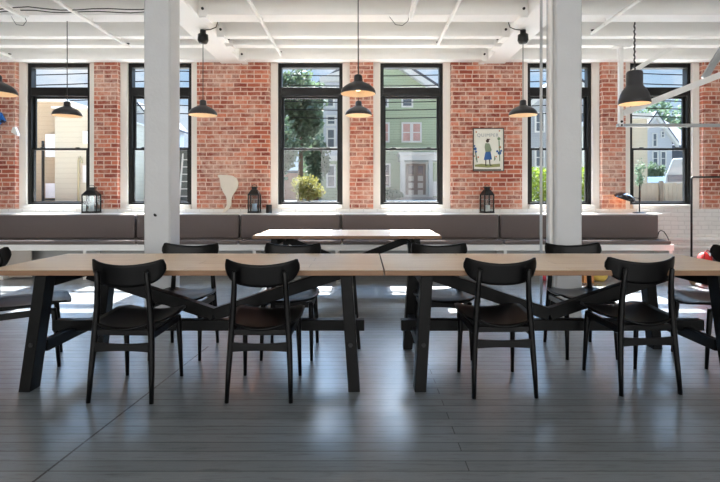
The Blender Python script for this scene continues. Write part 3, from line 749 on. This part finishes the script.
# ------------------------------------------------------------------ outdoors
GZ = .92
b = NB(); box(b, -70, 70, WY+.26, 110, GZ-.3, GZ)
struct('ground', b, CONC, 'pale paved ground outside the windows', 'ground')
b = NB(); box(b, -70, 70, 12.6, 110, GZ+.001, GZ+.012)
struct('road', b, mat('asphalt', (104, 106, 104), .9, var=.12, scale=3), 'grey asphalt road and yards beyond the pale pavement', 'road')
TRIMW = mat('house_white_trim', (206, 206, 202), .6)
DARKP = mat('house_window_glass', (96, 104, 112), .12, var=.25, scale=2)
CURT = mat('house_curtain', (190, 150, 140), .7, var=.3, scale=3)
SLATE = mat('slate_roof', (74, 80, 90), .8, var=.2, scale=2)

def house_window(r, x0, x1, z0, z1, y, t=.1, mull=True, curtain=False):
    """window on the front wall (at local y) of house r"""
    b = NB(); frame_ring(b, x0-t, x1+t, z0-t, z1+t, t, y-.1, y+.02)
    if mull: box(b, x0, x1, y-.05, y, (z0+z1)/2-.03, (z0+z1)/2+.03)
    w = obj('window', b, TRIMW, r)
    b = NB(); box(b, x0, x1, y-.03, y-.001, z0, z1); obj('pane', b, CURT if curtain else DARKP, w)

def gable(r, x0, x1, y0, y1, z0, ze, zr, wall, roof, over=.3, xr=None, trim=True):
    """gable facing us"""
    xr = (x0+x1)/2 if xr is None else xr
    b = NB(); prism(b, [(x0, z0), (x1, z0), (x1, ze), (xr, zr), (x0, ze)], y0, y1); obj('wall', b, wall, r)
    b = NB(); t = .18
    s1 = (zr-ze)/(xr-x0); s2 = (zr-ze)/(x1-xr)
    prism(b, [(x0-over, ze-over*s1), (xr, zr), (x1+over, ze-over*s2), (x1+over, ze-over*s2+t), (xr, zr+t*1.25), (x0-over, ze-over*s1+t)], y0-over, y1+over); obj('roof', b, roof, r)
    if trim:
        b = NB(); w = .38
        prism(b, [(x0-over, ze-over*s1-w), (xr, zr-w), (x1+over, ze-over*s2-w), (x1+over, ze-over*s2-.001), (xr, zr-.001), (x0-over, ze-over*s1-.001)], y0-over-.02, y0-.01); obj('rake_trim', b, TRIMW, r)

# green house opposite the fourth window
D = 31.; cx, z0 = PX(411, D), GZ
r = thing('green_house', 'sage green clapboard house with white porch across the road', 'house', (cx, D, z0))
def hx(x): return PX(x, D)-cx
def hz(y): return PZ(y, D)-z0
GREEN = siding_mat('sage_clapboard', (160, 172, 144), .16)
zr_ = hz(50); xr_ = hx(376)
sl = (hz(68)-hz(88))/(hx(436)-hx(405))
x1_ = hx(449); ze_ = zr_ - sl*(x1_-xr_) if False else hz(68) - sl*(x1_-hx(405))
zr_ = hz(68) + sl*(hx(405)-xr_)
x0_ = 2*xr_-x1_
x0_ = max(x0_, hx(350))
gable(r, 2*xr_-x1_, x1_, 0, 10, 0, ze_, zr_, GREEN, SLATE, .5, xr_)
house_window(r, hx(403), hx(411.5), hz(106), hz(99), 0)
house_window(r, hx(380), hx(387), hz(106), hz(99), 0)
house_window(r, hx(403), hx(410), hz(141), hz(124), 0, curtain=True)
house_window(r, hx(413), hx(420), hz(141), hz(124), 0, curtain=True)
house_window(r, hx(380), hx(388), hz(141), hz(124), 0, curtain=True)
house_window(r, hx(384), hx(389), hz(186), hz(165), 0)
dr = NB(); box(dr, hx(405.5), hx(425.5), -.12, .02, hz(197), hz(164)); dr = obj('door', dr, mat('grey_brown_door', (150, 136, 128), .6), r)
b = NB()
for x0, x1 in ((407, 414.7), (416.3, 424)):
    for y0, y1 in ((176, 181), (183, 188), (190, 195)): box(b, hx(x0)+.08, hx(x1)-.08, -.15, -.12, hz(y1), hz(y0))
obj('panel', b, mat('pale_door_panel', (206, 200, 194), .6), dr)
b = NB()
for x0, x1 in ((407, 414.7), (416.3, 424)): box(b, hx(x0)+.08, hx(x1)-.08, -.15, -.12, hz(174), hz(166))
obj('pane', b, DARKP, dr)
b = NB(); frame_ring(b, hx(403), hx(428), hz(197), hz(161.5), .15, -.16, 0); obj('door_frame', b, TRIMW, r)
b = NB(); box(b, hx(398), hx(452), -1.6, 0, hz(162), hz(157)); box(b, hx(397), hx(453), -1.7, 0, hz(157), hz(154.5)); obj('porch_roof', b, TRIMW, r)
for x in (400.5, 427.5, 449):
    b = NB(); box(b, hx(x)-.13, hx(x)+.13, -1.5, -1.24, hz(197), hz(162)); obj('porch_post', b, TRIMW, r)
b = NB(); box(b, hx(398), hx(452), -1.7, -.002, 0, hz(197)); obj('porch_floor', b, mat('porch_grey', (176, 172, 168), .7), r)
b = NB(); box(b, hx(428.5), hx(448), -1.42, -1.32, hz(183), hz(182)); box(b, hx(428.5), hx(448), -1.42, -1.32, hz(196), hz(195))
for i in range(16): x = hx(429.5)+i*(hx(447.5)-hx(429.5))/15; box(b, x-.035, x+.035, -1.4, -1.34, hz(195), hz(183))
obj('railing', b, TRIMW, r)

# white house at the edge of the third window
D = 27.; cx = PX(345, D)
r = thing('white_house', 'narrow white house beside the green one, seen past the trees', 'house', (cx, D, GZ))
def hx(x): return PX(x, D)-cx
def hz(y): return PZ(y, D)-GZ
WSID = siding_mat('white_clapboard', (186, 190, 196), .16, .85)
b = NB(); box(b, hx(323.5), hx(368), 0, 3.6, hz(160), hz(82)); obj('wall', b, WSID, r)
b = NB(); box(b, hx(323.5), hx(368), .05, 3.5, 0, hz(160)); obj('lower_wall', b, GREEN, r)
b = NB()
prism(b, [(hx(320), hz(82)), (hx(371), hz(82)), (hx(371), hz(78.5)), (hx(345), hz(70.5)), (hx(320), hz(78.5))], -.3, 3.9); obj('roof', b, TRIMW, r)
b = NB(); box(b, hx(321), hx(370), -.15, .0, hz(161), hz(156)); obj('band', b, TRIMW, r)
house_window(r, hx(328), hx(333), hz(106), hz(99), 0); house_window(r, hx(328), hx(334.5), hz(124), hz(117), 0); house_window(r, hx(328), hx(334), hz(147), hz(130), 0); house_window(r, hx(328), hx(334), hz(186), hz(166), .05)

# cream house outside the first window
D = 15.; cx = PX(60, D)
r = thing('cream_house', 'tall cream sided house filling the first window view', 'house', (cx, D, GZ))
def hx(x): return PX(x, D)-cx
def hz(y): return PZ(y, D)-GZ
b = NB(); box(b, hx(-10), hx(57), .5, 3.2, 0, hz(99)); obj('wing', b, siding_mat('beige_clapboard', (178, 160, 134), .14, .9), r)
b = NB(); box(b, hx(55), hx(89), 0, 4, 0, hz(109)); obj('wall', b, siding_mat('cream_clapboard', (184, 180, 162), .16, .9), r)
b = NB(); box(b, hx(-11), hx(58), .3, 3.4, hz(99), hz(97)); box(b, hx(54), hx(90), -.15, 4.1, hz(109), hz(107)); obj('eaves', b, TRIMW, r)
b = NB(); tube(b, [(hx(79.5), -.06, 0), (hx(79.5), -.06, hz(160)), (hx(81), -.06, hz(157)), (hx(83), -.06, hz(163))], .03, 8); obj('downpipe', b, mat('tan_pipe', (176, 168, 136), .5), r)
for y0, y1 in ((133, 156), (183, 198)):
    b = NB(); box(b, hx(39), hx(49), .3, .499, hz(y1), hz(y0)); obj('white_panel', b, mat('white_plastic', (232, 234, 238), .4), r)
for y0, y1 in ((133, 142), (167, 181)): house_window(r, hx(86), hx(89.5)-.1, hz(y1), hz(y0), 0, .05)
b = NB(); box(b, hx(37.2), hx(38.2), .2, .3, hz(202), hz(140)); box(b, hx(37.2), hx(56), .2, .3, hz(200), hz(198.6)); obj('balcony_rail', b, METALB, r)

# garage wall outside the second window
D = 20.; cx = PX(165, D)
r = thing('grey_garage', 'low dark grey garage seen behind the column with the hook', 'garage', (cx, D, GZ))
def hx(x): return PX(x, D)-cx
def hz(y): return PZ(y, D)-GZ
b = NB(); box(b, hx(130), hx(200), 0, 4, 0, hz(151)); obj('wall', b, siding_mat('grey_boards', (92, 98, 96), .2, .85), r)
b = NB(); box(b, hx(128), hx(202), -.3, 4.3, hz(151), hz(148)); obj('roof', b, SLATE, r)
b = NB(); box(b, hx(135), hx(160), -.06, 0, 0, hz(168)); obj('door', b, mat('garage_door', (170, 174, 170), .6), r)
r = thing('ladder', 'white ladder leaning on the grey garage', 'ladder', (PX(184, 19.6), 19.6, GZ))
for s in (-.2, .2):
    b = NB(); bar(b, (s, 0, 0), (s+.05, .3, 2.0), .05, .05); obj('side_rail', b, TRIMW, r)
for i in range(6):
    b = NB(); z = .25+i*.3; bar(b, (-.2+z*.025, z*.15, z), (.2+z*.025, z*.15, z), .04, .04); obj('rung', b, TRIMW, r)
D = 42.; cx = PX(150, D)
r = thing('tall_pale_house', 'pale distant house rising beyond the grey garage', 'house', (cx, D, GZ))
def hx(x): return PX(x, D)-cx
def hz(y): return PZ(y, D)-GZ
gable(r, hx(128), hx(150), 0, 8, 0, hz(118), hz(105), WSID, SLATE, .3)
house_window(r, hx(135), hx(140), hz(140), hz(126), 0)

# pale grey house outside the fifth window
D = 33.; cx = PX(560, D)
r = thing('grey_house', 'pale grey gabled house seen past the thin metal pole', 'house', (cx, D, GZ))
def hx(x): return PX(x, D)-cx
def hz(y): return PZ(y, D)-GZ
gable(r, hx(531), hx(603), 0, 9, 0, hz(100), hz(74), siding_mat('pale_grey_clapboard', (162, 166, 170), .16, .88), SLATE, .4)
for x in (536, 556, 578):
    house_window(r, hx(x), hx(x+7), hz(131), hz(114), 0); house_window(r, hx(x), hx(x+7), hz(166), hz(149), 0)

# houses outside the sixth window
D = 22.; cx = PX(630, D)
r = thing('flat_roofed_house', 'cream flat roofed house outside the last window', 'house', (cx, D, GZ))
def hx(x): return PX(x, D)-cx
def hz(y): return PZ(y, D)-GZ
b = NB(); box(b, hx(608), hx(647.5), 0, 5, 0, hz(119)); obj('wall', b, siding_mat('warm_cream_boards', (188, 180, 160), .15, .92), r)
b = NB(); box(b, hx(606), hx(649.5), -.25, 5.2, hz(119), hz(114)); obj('eaves', b, TRIMW, r)
house_window(r, hx(614), hx(622), hz(160), hz(138), 0)
D = 46.; cx = PX(666, D)
r = thing('white_gabled_house', 'white gabled house with slate roof beyond the parked vehicles', 'house', (cx, D, GZ))
def hx(x): return PX(x, D)-cx
def hz(y): return PZ(y, D)-GZ
gable(r, hx(637), hx(672), 0, 6, 0, hz(138), hz(114), WSID, SLATE, .4)
house_window(r, hx(653), hx(656), hz(146), hz(134), 0); house_window(r, hx(661.5), hx(663.5), hz(137), hz(132), 0)
house_window(r, hx(653), hx(657), hz(165), hz(152), 0); house_window(r, hx(661), hx(665), hz(165), hz(152), 0)
b = NB(); prism(b, [(3, hz(142)), (10, hz(104)), (10.3, hz(104)), (10.3, 0), (3, 0)], hx(655), hx(730), 'x'); obj('side_roof', b, SLATE, r)

# vehicles
def wheel(r, x, y, rr, ax='x'):
    b = NB(); tube(b, [(x-.1, y, rr), (x+.1, y, rr)] if ax == 'x' else [(x, y-.1, rr), (x, y+.1, rr)], rr, 20); w = obj('wheel', b, mat('tyre', (30, 30, 32), .8), r)
    b = NB(); tube(b, [(x-.11, y, rr), (x+.11, y, rr)] if ax == 'x' else [(x, y-.11, rr), (x, y+.11, rr)], rr*.55, 16); obj('hub', b, GREYP, w)
r = thing('car', 'pale blue parked car behind the board fence', 'car', (PX(656, 33.5), 33.5, GZ), rz=-R(31))
BLUE = mat('pale_blue_car_paint', (150, 186, 206), .25, coat=.5)
b = NB(); prism(b, [(-2.1, .3), (2.1, .3), (2.15, .7), (1.95, .92), (1.0, 1.0), (.45, 1.5), (-.9, 1.52), (-1.5, 1.05), (-2.05, .95), (-2.15, .6)], -.85, .85, 'x')
bm_ = obj('body', b, BLUE, r, bevel=.08, seg=3); bm_.scale = (.92, 1, 1)
b = NB(); prism(b, [(1.02, 1.03), (.5, 1.44), (.47, 1.44), (.98, 1.02)], -.7, .7, 'x'); prism(b, [(-1.44, 1.1), (-.95, 1.48), (-.98, 1.5), (-1.5, 1.12)], -.7, .7, 'x'); obj('windscreen', b, DARKP, r)
for x in (-.75, .75):
    for y in (-1.3, 1.3): wheel(r, x, y, .32)
r = thing('van', 'white van parked beside the pale blue car', 'van', (PX(686, 27), 27, GZ), rz=-R(33))
VANW = mat('white_van_paint', (190, 190, 188), .3, coat=.4)
b = NB(); prism(b, [(-1.0, .35), (1.4, .35), (1.4, 1.0), (1.35, 2.3), (-.62, 2.3), (-.95, 1.35), (-1.0, .9)], -1, 2.6); obj('body', b, VANW, r, bevel=.08, seg=3)
b = NB(); box(b, -.86, 1.3, -1.03, -.99, 1.02, 1.4); obj('rear_window', b, DARKP, r)
b = NB(); box(b, -.2, .45, -1.04, -.99, 1.95, 2.08); obj('vent', b, mat('grey_vent', (120, 118, 112), .6), r)
for x in (-.8, 1.2):
    for y in (-.5, 2.0): wheel(r, x, y, .35)

# fence
D = 16.
r = thing('board_fence', 'weathered board fence below the last window view', 'fence', (PX(660, D), D, GZ))
def hx(x): return PX(x, D)-PX(660, D)
b = NB(); x = hx(622); i = 0
while x < hx(720):
    w = .14; box(b, x, x+w-.008, 0, .03, 0, PZ(183, D)-GZ + .012*math.sin(i*2.3)); x += w; i += 1
obj('board', b, mat('weathered_boards', (160, 154, 138), .85, var=.15, scale=3), r)
for xx in (628, 660, 692):
    b = NB(); box(b, hx(xx)-.05, hx(xx)+.05, -.1, -.001, 0, PZ(181, D)-GZ); obj('post', b, mat('fence_post', (122, 112, 98), .85), r)

# trees and shrubs ------------------------------------------------
def leaves(bm, c, s, n, size, shell=.55, flat=0):
    for _ in range(n):
        v = Vector((random.gauss(0, 1), random.gauss(0, 1), random.gauss(0, 1))).normalized()
        rr = shell + (1-shell)*random.random()
        k = 1 + .25*noise.noise(v*2.1 + Vector(c))
        p = Vector((c[0]+v.x*s[0]*rr*k, c[1]+v.y*s[1]*rr*k, c[2]+v.z*s[2]*rr*k))
        if p.z < .0: continue
        a = Vector((random.uniform(-1, 1), random.uniform(-1, 1), random.uniform(-1, 1))).normalized()
        e = a.orthogonal().normalized(); f = a.cross(e); z = size*random.uniform(.6, 1.3)
        bm.faces.new([bm.verts.new(p+e*z), bm.verts.new(p+f*z*.55), bm.verts.new(p-e*z), bm.verts.new(p-f*z*.55)])
LG = [leaf_mat('dark_leaf', (58, 74, 54), (94, 112, 86)), leaf_mat('mid_leaf', (92, 122, 66), (146, 168, 104)), leaf_mat('yellow_leaf', (92, 94, 40), (138, 130, 66)), leaf_mat('hedge_leaf', (80, 106, 30), (122, 138, 50)), leaf_mat('hazy_leaf', (76, 98, 76), (108, 128, 104))]
def tree(name, px, d, y_top, rx, m, lab, cat='tree', n=2200, size=.16, trunk=.14, clumps=6, low=.35, grp=None):
    h = PZ(y_top, d)-GZ
    r = thing(name, lab, cat, (PX(px, d), d, GZ), group=grp)
    zc = h*(1+low)/2; rz_ = h*(1-low)/2
    b = NB()
    leaves(b, (0, 0, zc), (rx*.8, rx*.8, rz_*.95), n//2, size, .3)
    for k in range(clumps):
        a = 2*PI*k/clumps + random.random(); q_ = random.uniform(-.5, .75)
        leaves(b, (rx*.62*math.cos(a), rx*.62*math.sin(a), zc+q_*rz_*.75), (rx*.42, rx*.42, rz_*.32), n//2//clumps, size, .4)
    obj('crown', b, LG[m], r)
    b = NB()
    tube(b, [(0, 0, 0), (.03*h*.2, 0, h*.3), (0, .02, h*.75)], [trunk, trunk*.75, trunk*.3], 10)
    for k in range(5):
        a = k*1.9; z = h*(.3+.08*k); tube(b, [(0, 0, z), (rx*.5*math.cos(a), rx*.5*math.sin(a), z+h*.18)], [trunk*.4, trunk*.12], 8)
    obj('trunk', b, TRUNK, r)
T = 'trees outside the windows'
tree('leafy_tree', 300, 22.5, 60, 1.3, 0, 'tall dark green tree filling the top of the yellow bush window', n=4200, size=.15, low=.3, clumps=9, grp=T)
tree('leafy_tree', 281, 19.5, 112, .8, 0, 'smaller dark tree at the frame edge beside the yellow bush', n=1600, size=.13, low=.2, grp=T)
tree('leafy_tree', 316, 25.1, 130, .8, 0, 'low dark tree between the yellow bush and the white house', n=1800, size=.13, low=.15, grp=T)
tree('round_bush', 308, 17, 173, .62, 2, 'round sunlit yellow green bush below the dark trees', 'bush', n=2600, size=.05, trunk=.05, low=0.0, clumps=9)
tree('clipped_shrub', 392, 28.5, 188, .75, 4, 'small grey green shrub by the green house porch', 'bush', n=1200, size=.07, trunk=.05, low=0)
tree('young_tree', 640, 14, 157, .15, 4, 'thin young tree standing before the board fence', n=420, size=.035, trunk=.026, low=.25, grp=T)
tree('leafy_tree', 636, 64, 92, 3.2, 4, 'hazy distant tree beyond the flat roofed cream house', n=1500, size=.36, low=.1, grp=T)
tree('leafy_tree', 664, 68, 83, 3.4, 4, 'hazy distant tree above the white gabled house peak', n=1500, size=.36, low=.1, grp=T)
tree('leafy_tree', 690, 78, 86, 3.2, 4, 'hazy distant tree above the slate roof', n=1500, size=.36, low=.1, grp=T)
tree('leafy_tree', 653, 37.5, 160, .9, 0, 'dark green shrubby tree behind the pale blue car', n=1400, size=.12, low=.1, grp=T)
b = NB(); d = 13.5
for k in range(3600):
    p = Vector((random.uniform(PX(527, d), PX(600, d)), d+random.uniform(-.35, .35), random.uniform(GZ, PZ(168, d))))
    a = Vector((random.uniform(-1, 1), random.uniform(-1, 1), random.uniform(-1, 1))).normalized(); e = a.orthogonal().normalized(); f = a.cross(e); z = .05*random.uniform(.6, 1.4)
    b.faces.new([b.verts.new(p+e*z), b.verts.new(p+f*z*.6), b.verts.new(p-e*z), b.verts.new(p-f*z*.6)])
tag(obj('clipped_hedge', b, LG[3]), 'bright yellow green clipped hedge seen past the thin pole', 'hedge')
# shed and blue house behind the trees of the third window
D = 28.; cx = PX(285, D)
r = thing('garden_shed', 'small pinkish board shed behind the yellow bush', 'shed', (cx, D, GZ))
def hx(x): return PX(x, D)-cx
def hz(y): return PZ(y, D)-GZ
b = NB(); box(b, hx(272), hx(297), .2, 2, 0, hz(173)); obj('wall', b, siding_mat('pink_boards', (160, 128, 112), .18, .85), r)
b = NB(); box(b, hx(270), hx(299), 0, 2.2, hz(173), hz(170.5)); obj('roof', b, SLATE, r)
D = 44.; cx = PX(312, D)
r = thing('blue_house', 'bright blue house glimpsed between the trees', 'house', (cx, D, GZ))
def hx(x): return PX(x, D)-cx
def hz(y): return PZ(y, D)-GZ
gable(r, hx(303), hx(322), 0, 5, 0, hz(122), hz(115), siding_mat('blue_clapboard', (84, 140, 184), .18, .85), SLATE, .2, trim=False)
house_window(r, hx(308), hx(313), hz(148), hz(136), 0)

# overhead wires with a pole
for k, (y, dz) in enumerate(((73, .12), (85, .2), (99, .1), (108, .15), (115, .1))):
    b = NB(); D = 21.; zz = PZ(y, D); n = 40
    tube(b, [(-26+52*i/n, D, zz - .25*math.sin(PI*((i/n*3) % 1)) + dz) for i in range(n+1)], .022, 6)
    tag(obj('overhead_wire', b, mat('wire_rubber', (20, 20, 22), .9, spec=.05)), ['topmost', 'second highest', 'third highest', 'fourth highest', 'lowest'][k] + ' dark overhead wire crossing the window views', 'wire', 'overhead wires along the road')

# ------------------------------------------------------------------ light
sc = bpy.context.scene
w = bpy.data.worlds.new('sky'); sc.world = w; w.use_nodes = True
t = w.node_tree; n = t.nodes; l = t.links
bg = n['Background']
co = n.new('ShaderNodeTexCoord')
mp = n.new('ShaderNodeMapping'); mp.inputs['Scale'].default_value = (1.6, 1.6, 4.5); mp.inputs['Location'].default_value = (.35, .2, .0); l.new(co.outputs['Generated'], mp.inputs['Vector'])
nz = n.new('ShaderNodeTexNoise'); nz.inputs['Scale'].default_value = 2.2; nz.inputs['Detail'].default_value = 7; nz.inputs['Roughness'].default_value = .6
l.new(mp.outputs[0], nz.inputs['Vector'])
rp = n.new('ShaderNodeMapRange'); rp.inputs['From Min'].default_value = .46; rp.inputs['From Max'].default_value = .66; l.new(nz.outputs['Fac'], rp.inputs['Value'])
sp = n.new('ShaderNodeSeparateXYZ'); l.new(co.outputs['Generated'], sp.inputs[0])
hr = n.new('ShaderNodeMapRange'); hr.inputs['From Min'].default_value = 0; hr.inputs['From Max'].default_value = .5; l.new(sp.outputs['Z'], hr.inputs['Value'])
sky = n.new('ShaderNodeMix'); sky.data_type = 'RGBA'; sky.inputs[6].default_value = lin((196, 220, 240)); sky.inputs[7].default_value = lin((128, 176, 226)); l.new(hr.outputs[0], sky.inputs[0])
cl = n.new('ShaderNodeMix'); cl.data_type = 'RGBA'; cl.inputs[7].default_value = lin((244, 246, 250)); l.new(rp.outputs[0], cl.inputs[0]); l.new(sky.outputs[2], cl.inputs[6])
l.new(cl.outputs[2], bg.inputs['Color']); 
sy = n.new('ShaderNodeMapRange'); sy.inputs['From Min'].default_value = .35; sy.inputs['From Max'].default_value = -.5; sy.inputs['To Min'].default_value = .55; sy.inputs['To Max'].default_value = .5
l.new(sp.outputs['Y'], sy.inputs['Value'])
au = n.new('ShaderNodeMapRange'); au.interpolation_type = 'SMOOTHSTEP'; au.inputs['From Min'].default_value = .28; au.inputs['From Max'].default_value = .62; au.inputs['To Max'].default_value = 12.0
l.new(sp.outputs['Z'], au.inputs['Value'])
ay = n.new('ShaderNodeMapRange'); ay.inputs['From Min'].default_value = .0; ay.inputs['From Max'].default_value = .5; l.new(sp.outputs['Y'], ay.inputs['Value'])
am = n.new('ShaderNodeMath'); am.operation = 'MULTIPLY_ADD'; l.new(au.outputs[0], am.inputs[0]); l.new(ay.outputs[0], am.inputs[1]); l.new(sy.outputs[0], am.inputs[2])
l.new(am.outputs[0], bg.inputs['Strength'])

def light(name, kind, loc, rot, energy, color=(1, 1, 1), **kw):
    d_ = bpy.data.lights.new(name, kind); d_.energy = energy; d_.color = color
    for k, v in kw.items(): setattr(d_, k, v)
    o = bpy.data.objects.new(name, d_); COL.objects.link(o); o.location = loc; o.rotation_euler = rot
    return o
light('sun', 'SUN', (0, 40, 40), (R(-41), 0, 0), 18.0, (1, .96, .9), angle=R(.6))
for x in RW:
    light('rear_fill_light', 'AREA', (x+.75, YB-.05, 2.0), (R(90), 0, 0), 36, (1, .975, .94), shape='RECTANGLE', size=1.46, size_y=2.36)  # added fill lamps that brighten the room from behind the camera

cam = bpy.data.cameras.new('camera'); co_ = bpy.data.objects.new('camera', cam); COL.objects.link(co_)
co_.location = (0, 0, H); co_.rotation_euler = (R(90), 0, 0)
cam.sensor_width = 36; cam.lens = F/720*36; cam.shift_x = -(CX-360)/720; cam.shift_y = -(241-CY)/720
cam.clip_start = .05; cam.clip_end = 500
sc.camera = co_
sc.view_settings.view_transform = 'Standard'; sc.view_settings.look = 'None'; sc.view_settings.gamma = 1; sc.view_settings.use_curve_mapping = False
sc.view_settings.exposure = 1.05
